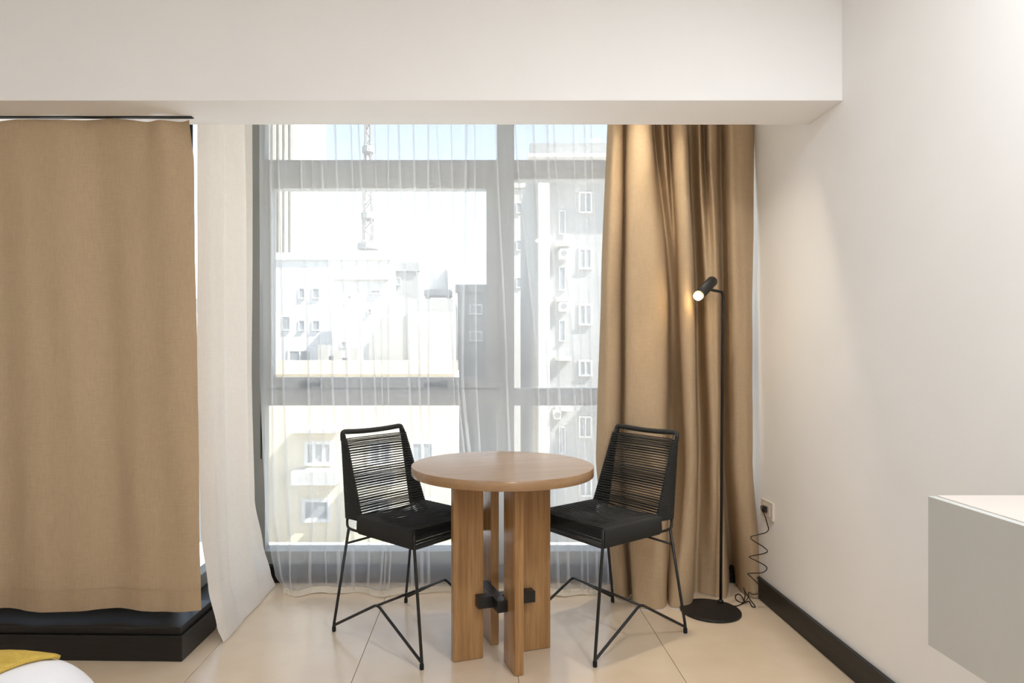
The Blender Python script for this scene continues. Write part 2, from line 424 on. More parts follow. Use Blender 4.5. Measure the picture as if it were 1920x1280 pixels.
# --- right tan curtain : (column px, distance) of each fold at four heights
RC = [ # top            y=552          y=862          floor
 ((1139, 3.20), (1126, 3.18), (1117, 3.17), (1152, 3.17)),
 ((1152, 3.13), (1138, 3.11), (1136, 3.10), (1164, 3.12)),
 ((1166, 3.15), (1157, 3.13), (1155, 3.12), (1176, 3.13)),
 ((1172, 3.23), (1171, 3.22), (1170, 3.21), (1184, 3.20)),
 ((1177, 3.13), (1174, 3.10), (1173, 3.09), (1189, 3.06)),
 ((1199, 3.10), (1197, 3.07), (1203, 3.06), (1212, 3.03)),
 ((1219, 3.12), (1230, 3.08), (1236, 3.07), (1240, 3.03)),
 ((1224, 3.23), (1250, 3.12), (1248, 3.12), (1249, 3.07)),
 ((1230, 3.21), (1256, 3.22), (1256, 3.23), (1251, 3.14)),
 ((1240, 3.12), (1266, 3.22), (1270, 3.22), (1254, 3.08)),
 ((1252, 3.21), (1272, 3.18), (1281, 3.18), (1262, 3.05)),
 ((1262, 3.12), (1276, 3.09), (1286, 3.09), (1276, 3.05)),
 ((1284, 3.11), (1299, 3.08), (1304, 3.09), (1297, 3.09)),
 ((1290, 3.23), (1303, 3.22), (1309, 3.22), (1303, 3.20)),
 ((1301, 3.22), (1311, 3.22), (1320, 3.21), (1316, 3.19)),
 ((1310, 3.14), (1321, 3.17), (1332, 3.16), (1332, 3.18)),
 ((1319, 3.22), (1334, 3.14), (1342, 3.14), (1348, 3.17)),
 ((1327, 3.13), (1347, 3.14), (1350, 3.15), (1363, 3.16)),
 ((1340, 3.15), (1353, 3.22), (1354, 3.23), (1368, 3.26)),
 ((1350, 3.23), (1358, 3.22), (1361, 3.22), (1376, 3.27)),
 ((1366, 3.14), (1373, 3.14), (1376, 3.14), (1390, 3.20)),
 ((1382, 3.14), (1394, 3.14), (1396, 3.13), (1410, 3.16)),
 ((1402, 3.18), (1404, 3.16), (1405, 3.15), (1424, 3.16)),
 ((1415, 3.24), (1411, 3.20), (1411, 3.19), (1430, 3.19)),
]
zlev = [2.40, 1.46, .67, .004]
def deep(D): return 3.17+(D-3.17)*2.3 if D > 3.17 else (D-.015 if D < 3.12 else D)
RC = [tuple((p, deep(D) if 3 < i < 22 else D) for p, D in c) for i, c in enumerate(RC)]
levels = [(zlev[k], [(gx(c[k][0], c[k][1]), c[k][1]) for c in RC]) for k in range(4)]
rc, V, n, nr = sheet('curtain', levels, 'curtain_tan', 6, 26, .010, seed=3)
tag(rc, 'gathered floor-length tan curtain hanging behind the lit floor lamp', 'curtain', 'heavy curtains around the window')

# --- brown-tan curtain on the left, hung from a black track under the soffit
NL = 46; cols = []
lv = []
for z, yy, amp in ((2.134, 2.612, .007), (1.95, 2.606, .012), (1.2, 2.602, .016), (.5, 2.598, .014), (.165, 2.595, .012)):
    c = []
    for i in range(NL+1):
        s = i/NL; x = XL+.06+(-1.167+(2.134-z)*.0215-XL-.06)*s
        y = yy+amp*math.sin(s*31+.7)+amp*.5*math.sin(s*67+1.1+z)
        c.append((x, y))
    lv.append((z, c))
lc, V, n, nr = sheet('curtain', lv, 'curtain_tan', 4, 16, .006, seed=9)
me = lc.data
for i, vtx in enumerate(me.vertices):
    r, k = divmod(i, n)
    if r == 0: vtx.co.z += .004*math.sin(k*.21)+.004*math.sin(k*.09+1)-.004
    if r < 14 and k > n-26:                                   # pinched, creased top corner
        q = (1-r/14)*max(0, (k-(n-26))/26)
        vtx.co.y -= .018*q*math.sin(k*.55); vtx.co.x -= .012*q
    if r == nr-1: vtx.co.z += .004*math.sin(k*.17)-.004*(1-k/n)
tag(lc, 'flat brown curtain hanging over the black stepped plinth', 'curtain', 'heavy curtains around the window')
# hem band sewn along its bottom
hv = [list(map(tuple, [(lc.data.vertices[(nr-1-r)*n+k].co) for k in range(n)])) for r in range(5)]
Vh, Fh = [], []
for r in range(5):
    for k in range(n): x, y, z = hv[r][k]; Vh.append((x, y-.003-.001*(r == 4), z-.0015))
for r in range(4):
    for k in range(n-1): Fh.append((r*n+k, r*n+k+1, (r+1)*n+k+1, (r+1)*n+k))
pyd('hem', Vh, Fh, 'curtain_tan', lc, True)
trk = box('curtain_track', (XL+.02, -1.165, 2.600, 2.622, SOF-.0045, SOF), 'gasket', None, .002)
tag(trk, 'slim black curtain track under the white beam', 'curtain track')

# --- cream drape along the left side of the bay
ND = 26; lv = []
for z, flare, y0, y1, amp in ((2.45, 0, 2.708, 3.30, .040), (1.9, .002, 2.706, 3.30, .046), (1.1, .006, 2.70, 3.29, .046), (.45, .030, 2.69, 3.29, .038), (.22, .066, 2.67, 3.30, .022), (.07, .104, 2.655, 3.315, .010), (.004, .125, 2.66, 3.325, .003)):
    c = []
    for i in range(ND+1):
        s = i/ND; y = y0+(y1-y0)*s
        f_ = math.sin(s*13.2-.5)
        x = -1.185+flare+amp*1.1*math.copysign(abs(f_)**(.6 if f_ > 0 else 1.4), f_)+amp*.30*math.sin(s*31+z*.7)+(-.01 if s > .9 else 0)*(1 if z > .4 else 0)
        c.append((x, y))
    lv.append((z, c))
dr, V, n, nr = sheet('curtain', lv, 'curtain_cream', 4, 12, .004, seed=21)
tag(dr, 'cream white drape pulled along the left side of the bay, trailing on the floor', 'curtain', 'heavy curtains around the window')

# --- sheer
PLEATS = [(507, 510, 513), (521, 531, 540), (563, 578, 586), (583, 602, 614), (601, 623, 636), (628, 650, 660), (658, 677, 688), (672, 702, 716),
          (703, 716, 724), (728, 728, 734), (747, 767, 778), (775, 786, 795), (803, 803, 806), (819, 850, 868), (846, 858, 880), (874, 867, 890), (890, 893, 905),
          (930, 950, 960), (966, 1008, 1024), (1000, 1026, 1040), (1026, 1047, 1060), (1038, 1076, 1090), (1075, 1090, 1102), (1096, 1107, 1120), (1108, 1128, 1140), (1150, 1155, 1158)]
ZS = 3.285
random.seed(5)
pl_r = [(random.uniform(.0022, .0055), random.uniform(.6, 1.3)) for _ in PLEATS]
def sheer_cols(kk, spread, fwd):
    xs_ = [gx(p[kk], ZS) for p in PLEATS]; x0_ = gx((487, 488, 498)[kk], ZS)
    c = [(x0_, ZS-.006-fwd)]; prev = x0_
    for x, (d, am) in zip(xs_, pl_r):
        d = d*spread; a = .004*am
        for q in range(1, 4):                       # gently bellied cloth between two pleats
            t_ = q/4; c.append((prev+(x-d-prev)*t_, ZS-.012*am*math.sin(PI*t_)-fwd))
        c += [(x+d, ZS-a-fwd), (x+d*1.1, ZS-a*.3-fwd), (x-d, ZS+a*.4-fwd), (x-d, ZS+a-fwd), (x+d*.6, ZS+a*1.2-fwd)]
        prev = x+d
    return c
lv = [(2.50, sheer_cols(0, 1.0, 0)), (gz(236, ZS), sheer_cols(0, 1.0, 0)), (gz(705, ZS), sheer_cols(1, 1.2, .0)), (.40, sheer_cols(2, 1.5, .004))]
def hemcols(f0, f1, seed):
    base = sheer_cols(2, 1.5, 0); out_ = []
    for i, (x, y) in enumerate(base):
        wv = .5+.5*math.sin(x*13+seed)+.3*math.sin(x*29+seed*2)
        fade = 1-min(1, max(0, (x-.56)/.08))
        out_.append((x+(.012*math.cos(x*13+seed)+.10*math.exp(-(x+1.1)/.12)*min(1, f0/.02))*fade, ZS-.004-(f0+f1*wv)*fade+(y-ZS)*.5))
    return out_
lv += [(.20, hemcols(.004, .012, 1.2)), (.08, hemcols(.010, .035, 1.5)), (.022, hemcols(.022, .050, 1.7))]
sh, V, n, nr = sheet('sheer_curtain', lv, 'sheer', 1, 9, .002, seed=40)
tag(sh, 'translucent white sheer curtain across the window, its hem pooling on the floor', 'curtain')
last = [sh.data.vertices[(nr-1)*n+k].co.copy() for k in range(n)]
Vh, Fh = [], []
for r in range(4):
    for k in range(n):
        x, y, z = last[k]; wv = .5+.5*math.sin(x*16+1.7)
        fade = 1-min(1, max(0, (x-.56)/.08))
        Vh.append((x, y-.002-(.0, .004, .012, .022)[r]*(.4+wv)*fade, (z+.004, .014, .006+.006*wv, .002+.004*wv*abs(math.sin(x*29)))[r]))
for r in range(3):
    for k in range(n-1): Fh.append((r*n+k, r*n+k+1, (r+1)*n+k+1, (r+1)*n+k))
tag(pyd('hem', Vh, Fh, 'sheer_hem', sh, True), 'cream doubled hem lying on the floor')

# ------------------------------------------------------------------ table
TX, TY, TYAW, TR, TT = .0801, 2.5749, math.radians(18.31), .3593, .0355
tb = empty('table', (TX, TY, 0), TYAW, 'round oak-veneer table with four slab legs between the two chairs', 'table')
prof = [(TR-.0015, .75-TT), (TR, .75-TT+.0015), (TR, .7485), (TR-.0015, .75)]
V, Fc = lathe(None, prof, 96); tt = pyd('tabletop', V, Fc, 'oak_flat', tb)
for f in tt.data.polygons:
    if len(f.vertices) == 4: f.use_smooth = True
LW, LT, LY, LX = .1211, .0352, -.0187, -.0211
for b in ((-.2059, -.2059+LW, LY, LY+LT), (.2011-LW, .2011, LY, LY+LT), (LX, LX+LT, -.1956, -.1956+LW), (LX, LX+LT, .0763, .0763+LW)):
    box('leg', b+(.002, .75-TT), 'oak_upright', tb, .0018)
bm = bmesh.new()
add_box(bm, -.118, .118, LY-.0405, LY-.0003, .209, .254, .0015)
add_box(bm, LX-.0405, LX-.0003, -.118, .118, .2092, .2538, .0015)
tag(from_bm('cross_brace', bm, 'bar_black', tb), 'black cross-shaped brace holding the legs')

# ------------------------------------------------------------------ chairs (x forward, y sideways, origin under the seat)
RR = .0062
def make_chair():
    root = empty('rope_chair')
    U = lambda u: u-.27
    WF, WS, WT_ = .211, .190, .172            # half widths: feet, seat, top
    for s in (-1, 1):
        # rear leg, continuing up as the rear upright of the back
        tube('leg', fillet([(U(.004), s*WF, .022), (U(.004), s*WF, .03), (U(.078), s*WS, .452)], .01, 3), RR, 'black_metal', root)
        tube('leg', fillet([(U(.536), s*WF, .022), (U(.536), s*WF, .03), (U(.474), s*(WS), .44), (U(.472), s*WS, .505)], .01, 3), RR, 'black_metal', root)
        # inverted V between the feet
        tube('foot_rail', fillet([(U(.004), s*WF, .026), (U(.012), s*WF, .030), (U(.27), s*(WF-.012), .176), (U(.528), s*WF, .030), (U(.536), s*WF, .026)], .022, 5), RR*.95, 'black_metal', root)
        for u in (.004, .536):
            V, Fc = lathe(None, [(.0075, 0), (.0085, .002), (.0085, .018), (.0066, .024)], 14)
            o = pyd('foot_cap', V, Fc, 'rubber', root, True); o.location = (U(u), s*WF, 0)
        # side frame of the seat: upper and lower rail
        tube('seat_rail', fillet([(U(.064), s*(WS-.002), .484), (U(.068), s*WS, .452), (U(.10), s*WS, .447), (U(.473), s*WS, .440)], .02, 5), RR*.9, 'black_metal', root)
        tube('seat_rail', fillet([(U(.135), s*WS, .449), (U(.140), s*WS, .508), (U(.473), s*WS, .502)], .012, 4), RR*.9, 'black_metal', root)
    # backrest frame: rear hoop and front hoop share the rope-covered top bar
    def droop(k): return -.008*math.sin(PI*k)
    top = [(U(.012)-.010*math.sin(PI*k/10), (-WT_+2*WT_*k/10), .852+droop(k/10)) for k in range(11)]
    hoop = [(U(.066), -WS+.002, .482)]+top+[(U(.066), WS-.002, .482)]
    tube('back_frame', fillet(hoop, .03, 5), RR, 'black_metal', root)
    for s in (-1, 1):
        tube('back_strut', [(U(.150), s*(WS-.004), .508), (U(.026), s*(WT_+.001), .838)], RR*.9, 'black_metal', root)
    bar_pts = fillet([(U(.018), -WT_-.002, .815), (U(.012), -WT_, .852)]+top[1:-1]+[(U(.012), WT_, .852), (U(.018), WT_+.002, .815)], .022, 5)
    tag(tube('top_bar', bar_pts, .0112, 'rope', root, 12), 'rope-wrapped top bar')
    tube('cross_rail', [(U(.066), -WS-.004, .384), (U(.066), WS+.004, .384)], RR*.8, 'black_metal', root)
    tube('stretcher', [(U(.27), -WF+.012, .172), (U(.27), WF-.012, .172)], RR*.85, 'black_metal', root)
    tag(tube('front_rail', [(U(.474), -WS, .440), (U(.474), WS, .440)], .0092, 'rope', root, 12), 'rope-wrapped front rail')
    # rope of the back: closed loops around the four uprights, plus tight side wraps
    V, Fc = [], []; r = .0024
    NB = 31
    for i in range(NB):
        k = i/(NB-1); z = .497+k*(.818-.497)
        kr = (z-.482)/(.852-.482); kf = (z-.508)/(.838-.508)
        ur = .066+(.012-.066)*kr; wr = WS-.002+(WT_-WS+.002)*kr
        uf = .150+(.026-.150)*kf; wf = WS-.004+(WT_+.001-WS+.004)*kf
        o_ = RR+r
        jit = random.uniform(-.0008, .0008)
        loop = [(U(ur)-o_, -wr, z), (U(ur)-o_*.4, -wr-o_*.8, z), (U(uf)+o_*.4, -wf-o_*.8, z), (U(uf)+o_, -wf, z)]
        loop += [(U(uf)+o_-.006*math.sin(PI*q/6), -wf+2*wf*q/6, z+jit) for q in range(1, 6)]
        loop += [(U(uf)+o_, wf, z), (U(uf)+o_*.4, wf+o_*.8, z), (U(ur)-o_*.4, wr+o_*.8, z), (U(ur)-o_, wr, z)]
        loop += [(U(ur)-o_-.004*math.sin(PI*q/6), wr-2*wr*q/6, z-jit) for q in range(1, 6)]
        add_tube(V, Fc, loop, r, 6, True)
        for s in (-1, 1):
            for dz in (-.0035, .0035):
                zz = z+dz
                add_tube(V, Fc, [(U(ur)-o_, s*wr, zz), (U(ur), s*(wr+o_), zz), (U(uf), s*(wf+o_), zz), (U(uf)+o_, s*wf, zz), (U(uf), s*(wf-o_), zz), (U(ur), s*(wr-o_), zz)], r, 5, True)
    tag(pyd('back_rope', V, Fc, 'rope', root, True), 'black cord wound across the backrest', kind='stuff')
    V, Fc = [], []; NS = 34
    for i in range(NS):
        k = i/(NS-1); u = .148+k*(.466-.148); zt = .508-.006*k; zb = .4465-.006*k; o_ = RR*.9+r
        sag = .012*(.5+.5*math.sin(PI*k))
        jit = random.uniform(-.0010, .0010)
        loop = [(U(u), -WS-o_, zb), (U(u), -WS-o_, zt), (U(u), -WS, zt+o_)]
        loop += [(U(u)+jit+(.004 if i % 2 else -.004)*math.sin(2*PI*q/8), -WS+2*WS*q/8, zt+o_-sag*math.sin(PI*q/8)) for q in range(1, 8)]
        loop += [(U(u), WS, zt+o_), (U(u), WS+o_, zt), (U(u), WS+o_, zb), (U(u), WS, zb-o_)]
        loop += [(U(u)-jit*2, WS-2*WS*q/8, zb-o_+.003*math.sin(PI*q/8)) for q in range(1, 8)]
        loop += [(U(u), -WS, zb-o_)]
        add_tube(V, Fc, loop, r, 6, True)
        for s in (-1, 1):
            for du in (-.0034, .0034):
                uu = u+du
                add_tube(V, Fc, [(U(uu), s*(WS-o_), zb), (U(uu), s*WS, zb-o_), (U(uu), s*(WS+o_), zb), (U(uu), s*(WS+o_), zt), (U(uu), s*WS, zt+o_), (U(uu), s*(WS-o_), zt)], r, 5, True)
    # second, tighter pass over the near halves of the seat top (crossing strands)
    for i in range(16):
        k = i/15; a = .150+k*(.462-.150); b = .155+(1-k)*.05+k*(.40-.155)
        add_tube(V, Fc, [(U(a), -WS, .516-.006*k), (U(a)*.6+U(b)*.4, -WS*.4, .507-.006*k), (U(b), WS*.2, .503-.006*k), (U(a), WS, .516-.006*k)], r*.9, 5)
    tag(pyd('seat_rope', V, Fc, 'rope', root, True), 'black cord wound across the seat', kind='stuff')
    return root
def copy_tree(o, parent=None):
    c = o.copy(); col.objects.link(c); c.parent = parent
    for ch in [q for q in bpy.data.objects if q.parent == o]: copy_tree(ch, c)
    return c
ch1 = make_chair()
ch2 = copy_tree(ch1)
ch1.location = (-.2955, 2.772, 0); ch1.rotation_euler = (0, 0, math.atan2(-.641, .767))
ch2.location = (.528, 2.785, 0); ch2.rotation_euler = (0, 0, math.atan2(-.568, -.823))
tag(ch1, 'black cord chair between the table and the cream drape, turned to the right', 'chair', 'cord chairs at the round table')
tag(ch2, 'black cord chair beside the floor lamp, turned to the left', 'chair', 'cord chairs at the round table')

# ------------------------------------------------------------------ floor lamp
LXc, LYc = 1.055, 2.995
lp = empty('floor_lamp', (LXc, LYc, 0), 0, 'slim black floor lamp with a lit swivel spot head', 'lamp')
V, Fc = lathe(None, [(.132, 0), (.1352, .002), (.1352, .009), (.1335, .0115)], 64); o = pyd('base', V, Fc, 'lamp_black', lp)
for f in o.data.polygons:
    if len(f.vertices) == 4: f.use_smooth = True
px_, py_ = .078, .082
# pole with bent neck
PT = gz(546, 3.077)
neck = fillet([(px_, py_, .010), (px_+.012, py_, PT-.018), (px_+.006, py_-.004, PT-.004), (px_-.056, py_-.03, PT+.004)], .035, 7)
tube('pole', neck, .0068, 'lamp_black', lp, 12)
V, Fc = lathe(None, [(.013, 0), (.013, .012), (.008, .016)], 20); o = pyd('pole_socket', V, Fc, 'lamp_black', lp, True); o.location = (px_, py_, .010)
# swivel head: cylinder pointing down-left and a little towards the room
A = Vector((gx(1336, 3.03)-LXc+.008, 3.055-LYc, gz(527, 3.055)))
B = Vector((gx(1310, 2.99)-LXc, 2.985-LYc, gz(553, 2.985)))
ax = (B-A).normalized(); q = ax.to_track_quat('Z', 'Y').to_matrix().to_4x4()
L = (B-A).length
V, Fc = lathe(None, [(.012, -.012), (.021, -.008), (.0245, 0), (.0245, L), (.0225, L), (.0225, L-.012)], 32)
hd = pyd('lamp_head', V, Fc, 'lamp_black', lp, True); hd.matrix_local = Matrix.Translation(A) @ q
V, Fc = lathe(None, [(.002, L-.004), (.012, L-.003), (.0185, L+.003), (.0205, L+.010), (.0185, L+.018), (.011, L+.025), (.002, L+.027)], 28)
bl = pyd('bulb', V, Fc, 'bulb_glow', hd, True); tag(bl, 'glowing warm bulb')
V, Fc = [], []
add_tube(V, Fc, [(px_-.056, py_-.03, PT+.004), tuple(A.lerp(B, .42))], .0075, 10)
pyd('swivel_joint', V, Fc, 'lamp_black', lp, True)
ll = bpy.data.lights.new('lamp_light', 'SPOT'); ll.energy = LAMP_W; ll.color = (1, .68, .36); ll.shadow_soft_size = .02; ll.spot_size = math.radians(115); ll.spot_blend = .7
lo = bpy.data.objects.new('lamp_light', ll); col.objects.link(lo); lo.parent = lp; lo.location = B+ax*.032; lo.rotation_euler = ax.to_track_quat('-Z', 'Y').to_euler()

# power cord with its plug, and the socket plate
sk = empty('wall_socket', (XR, 3.077, .452), 0, 'white socket plate on the right wall with the lamp plug in it', 'socket')
bm = bmesh.new(); add_box(bm, -.009, 0, -.064, .064, -.043, .043, .003); from_bm('plate', bm, 'plate_white', sk)
bm = bmesh.new(); add_box(bm, -.0115, -.008, -.036, .036, -.026, .026, .002); from_bm('socket_insert', bm, 'plate_white', sk)
cdr = empty('power_cord', (LXc+.13, LYc, 0), 0, 'thin black lamp cord zigzagging from the floor up to the socket', 'cord')
off = Vector((LXc+.13, LYc, 0))
def cp(px, py, D): return Vector((gx(px, D), D, gz(py, D)))-off
def fl(px, py): D = F*HC/(py-PY); return Vector((gx(px, D), D, .004))-off
cpts = [cp(1438, 951, 3.06), cp(1431, 948, 3.03), cp(1427, 949, 3.02), cp(1428, 956, 3.02), cp(1434, 966, 3.03), cp(1439, 983, 3.04), cp(1441, 992, 3.04), cp(1436, 998, 3.04), cp(1422, 1002, 3.03),
        cp(1408, 1006, 3.03), cp(1412, 1013, 3.03), cp(1430, 1024, 3.04), cp(1439, 1033, 3.04), cp(1430, 1038, 3.04), cp(1414, 1041, 3.03), cp(1405, 1044, 3.03), cp(1416, 1050, 3.03),
        cp(1433, 1059, 3.04), cp(1438, 1066, 3.04), cp(1430, 1073, 3.04), cp(1415, 1074, 3.03), cp(1402, 1075, 3.03), cp(1408, 1081, 3.03), cp(1420, 1093, 3.04), cp(1427, 1102, 3.04),
        cp(1424, 1111, 3.05), cp(1412, 1114, 3.05), cp(1404, 1110, 3.05), cp(1403, 1118, 3.06), cp(1400, 1124, 3.06), fl(1391, 1131), fl(1381, 1126), fl(1379, 1118), fl(1386, 1115), fl(1392, 1121), fl(1395, 1130)+Vector((0, 0, .006)),
        cp(1397, 1112, 3.07), cp(1394, 1102, 3.09), cp(1398, 1110, 3.08), fl(1406, 1126)+Vector((0, 0, .004)), fl(1416, 1138), fl(1410, 1138), fl(1405, 1129), fl(1398, 1130), fl(1392, 1133), fl(1382, 1137), fl(1373, 1137)]
cpts = [Vector(p) for p in catmull([tuple(p) for p in cpts], 5)]
for p in cpts: p.z = max(p.z, .0028)
tube('cable', cpts, .0024, 'cord_black', cdr, 8)
bm = bmesh.new(); c = cp(1441, 951, 3.077)
add_box(bm, c.x-.026, XR-.0117-off.x, c.y-.018, c.y+.018, .452-.013, .452+.013, .006); from_bm('plug', bm, 'plug_black', cdr)

# ------------------------------------------------------------------ wall-hung cabinet on the right
cb = empty('wall_cabinet', (XR, .85, .5), 0, 'grey wall-hung cabinet with a pale top on the right wall', 'cabinet')
cx0 = gx(1740, 1.45)-XR; zt, zb = gz(928, 1.45)-.5, gz(1208.5, 1.45)-.5
bm = bmesh.new(); add_box(bm, cx0+.018, -.002, -.60, .60, zb, zt-.004, .001); from_bm('body', bm, 'cabinet_grey', cb)
bm = bmesh.new(); add_box(bm, cx0, cx0+.018, -.60, .60, zb, zt-.002, .001); from_bm('front_panel', bm, 'cabinet_grey', cb)
bm = bmesh.new(); add_box(bm, cx0+.0185, -.002, -.60, .60, zt-.004, zt, .0008); from_bm('top_panel', bm, 'cabinet_top', cb)

# ------------------------------------------------------------------ bed corner
bd = empty('bed', (-1.75, .3, 0), 0, 'low bed at the bottom left corner, under the white duvet', 'bed')
box('base', (-.83, .80, -1.35, 1.00, .07, .26), 'bed_dark', bd, .01)
box('mattress', (-.85, .82, -1.38, 1.03, .26, .475), 'mattress', bd, .05)
for x in (-.7, .68):
    for y in (-1.2, .85):
        box('leg', (x-.03, x+.03, y-.03, y+.03, 0, .07), 'bed_dark', bd, .004)
XE, YE, RHO, ZT = -.905, 1.31, .11, .548
def duvet(cx, cy, lift=0):
    ox, oy = max(0, cx-XE), max(0, cy-YE); o_ = math.hypot(ox, oy)
    hgt = .012*noise.noise(Vector((cx*3.2, cy*3.2, 4)))+.006*noise.noise(Vector((cx*9, cy*9, 2)))
    bump_ = .012*math.exp(-((cx+1.0)/.12)**2-((cy-1.36)/.10)**2)
    if o_ < 1e-6: return (cx, cy, ZT+hgt+bump_+lift)
    R = RHO+lift; a = min(o_/RHO, PI/2); adv = R*math.sin(a); drop = R*(1-math.cos(a))-lift+max(0, o_-RHO*PI/2)
    wob = .02*math.sin(math.atan2(oy, ox)*5+cx*14+cy*11)*min(1, max(0, o_-.1)/.15)
    return (min(cx, XE)+ox/o_*(adv+wob), min(cy, YE)+oy/o_*(adv+wob), max(.12, ZT-drop+hgt*.6+bump_))
def patch(name, f, nu, nv, mat):
    V, Fc = [], []
    for i in range(nu+1):
        for j in range(nv+1): V.append(f(i/nu, j/nv))
    for i in range(nu):
        for j in range(nv): Fc.append((i*(nv+1)+j, (i+1)*(nv+1)+j, (i+1)*(nv+1)+j+1, i*(nv+1)+j+1))
    return pyd(name, V, Fc, mat, None, True)
dv = patch('duvet', lambda a, b: duvet(-2.55+a*1.95, -.9+b*2.55), 90, 110, 'duvet_white')
sm = dv.modifiers.new('thick', 'SOLIDIFY'); sm.thickness = .02; sm.offset = -1
tag(dv, 'white duvet draped over the corner of the bed', 'duvet')
e1, e2 = Vector((-.56, -.83)), Vector((-.83, .56)); k0 = Vector((-.880, 1.350))
def thr(a, b):
    p = k0+e1*(a*1.1)+e2*(b*.75); return duvet(p.x, p.y, .010)
th = patch('throw_blanket', thr, 60, 60, 'throw_yellow')
sm = th.modifiers.new('thick', 'SOLIDIFY'); sm.thickness = .007; sm.offset = 1
tag(th, 'mustard yellow throw laid over the white duvet', 'blanket')

# ------------------------------------------------------------------ unseen ceiling fill lights: cabinet one follows the bright wall, rest added
k = 0
for x, y, where, mul in ((-1.9, -.4, 'far end of the bed, added out of view', .4), (.95, .9, 'grey cabinet', 1.25), (-1.9, -1.7, 'head of the bed, added out of view', .6), (.8, -1.2, 'back of the room, added out of view', 1.6)):
    d = empty('ceiling_fill_light', (x, y, HCEIL), 0, 'round recessed ceiling fill light above the '+where, 'downlight', 'ceiling downlights')
    V, Fc = lathe(None, [(.145, 0), (.15, -.004), (.13, -.010), (.12, -.006)], 32); pyd('trim_ring', V, Fc, 'plate_white', d, True)
    V, Fc = lathe(None, [(.118, -.008), (.118, -.0095)], 32); pyd('lens', V, Fc, 'downlight_lens', d)
    l = bpy.data.lights.new('fill_lamp', 'AREA'); l.shape = 'DISK'; l.size = .24; l.energy = FILL_W*mul; l.color = (.89, .945, 1)
    o = bpy.data.objects.new('fill_lamp', l); col.objects.link(o); o.parent = d; o.location = (0, 0, -.014)

for x, where in ((.72, 'right end'),):
    d = empty('pocket_downlight', (x, 2.84, 2.56), 0, 'small recessed spot above the '+where+' of the window', 'downlight')
    V, Fc = lathe(None, [(.048, 0), (.05, -.003), (.042, -.008), (.038, -.005)], 24); pyd('trim_ring', V, Fc, 'plate_white', d, True)
    V, Fc = lathe(None, [(.037, -.006), (.037, -.0075)], 24); pyd('lens', V, Fc, 'downlight_lens', d)
    l = bpy.data.lights.new('pocket_lamp', 'AREA'); l.shape = 'DISK'; l.size = .075; l.energy = POCKET_W; l.color = (1, .90, .74); l.spread = math.radians(95)
    o = bpy.data.objects.new('pocket_lamp', l); col.objects.link(o); o.parent = d; o.location = (0, 0, -.012)

# ------------------------------------------------------------------ outside: street and neighbouring buildings
struct(box('street', (-90, 90, 6, 160, -24.2, -24), 'street'), 'pale street far below the window')
def rect(px0, px1, py0, py1, D): return gx(px0, D), gx(px1, D), gz(py1, D), gz(py0, D)
def building(name, label, px0, px1, ptop, D, depth, mat, wins=(), z0=-24, group=None):
    x0, x1, _, z1 = rect(px0, px1, ptop, ptop+1, D)
    r = empty(name, ((x0+x1)/2, D, z0), 0, label, 'building', group); cx = (x0+x1)/2
    box('wall', (x0-cx, x1-cx, 0, depth, 0, z1-z0), mat, r)
    box('parapet', (x0-cx-.15, x1-cx+.15, -.15, .35, z1-z0-.02, z1-z0+.45), mat, r)
    for wn in wins:
        a, b, zb_, zt_ = rect(wn[0], wn[1], wn[2], wn[3], D); a -= cx; b -= cx; zb_ -= z0; zt_ -= z0
        bm = bmesh.new(); t_ = min(.12, (b-a)*.12)
        add_box(bm, a, b, -.06, .02, zt_-t_, zt_); add_box(bm, a, b, -.12, .02, zb_, zb_+t_); add_box(bm, a, a+t_, -.06, .02, zb_+t_, zt_-t_); add_box(bm, b-t_, b, -.06, .02, zb_+t_, zt_-t_)
        nm = wn[4] if len(wn) > 4 else 1
        for q_ in range(1, nm): xm = a+(b-a)*q_/nm; add_box(bm, xm-t_*.4, xm+t_*.4, -.06, .02, zb_+t_, zt_-t_)
        wf = from_bm('window', bm, 'bld_frame', r)
        box('pane', (a+t_, b-t_, -.02, .01, zb_+t_, zt_-t_), 'bld_window', wf)
    return r, cx, z0
rf = box('bounce_roof', (-14, 14, 3.9, 15, -3.4, -3.1), 'bounce_white')  # unseen sunlit roof, added to bounce light up onto the beam's underside
tag(rf, 'unseen white flat roof added below the window to bounce sunlight up', 'roof')
# cream apartment block close by, below eye level
bA, c0, z0 = building('apartment_building', 'cream yellow apartment block across the street with grey windows below the window rail', 430, 850, 700, 22, 5.5, 'bld_cream',
    [(571, 625, 826, 872, 3), (566, 622, 934, 978, 1), (455, 486, 826, 872, 2), (455, 486, 934, 978, 2), (690, 735, 826, 872, 2), (690, 735, 934, 978, 2), (770, 815, 826, 872, 2), (770, 815, 934, 978, 2), (571, 625, 1040, 1085, 2)])
for (p0, p1, y0_, y1_) in ((560, 640, 876, 900), (556, 640, 800, 806), (680, 745, 876, 900)):
    a, b, zb_, zt_ = rect(p0, p1, y0_, y1_, 22); box('balcony', (a-c0, b-c0, -.9, 0, zb_-z0, zt_-z0), 'bld_pale', bA)
for (p0, p1, hh) in ((575, 596, 1.0), (606, 622, .8), (640, 655, .9)):
    a, b, zb_, zt_ = rect(p0, p1, 760, 800, 22); box('roof_vent', (a-c0, b-c0, 1.5, 2.6, .1+(zt_-z0)*0+gz(700, 22)-z0, gz(700, 22)-z0+hh), 'bld_grey', bA)
building('white_building', 'long white building with faint windows at the left of the window', 505, 622, 487, 42, 12, 'bld_white',
    [(528, 545, 592, 620, 1), (560, 572, 540, 560, 1), (585, 600, 540, 560, 1), (560, 572, 600, 620, 1), (585, 600, 600, 620, 1), (540, 585, 655, 680, 2)])
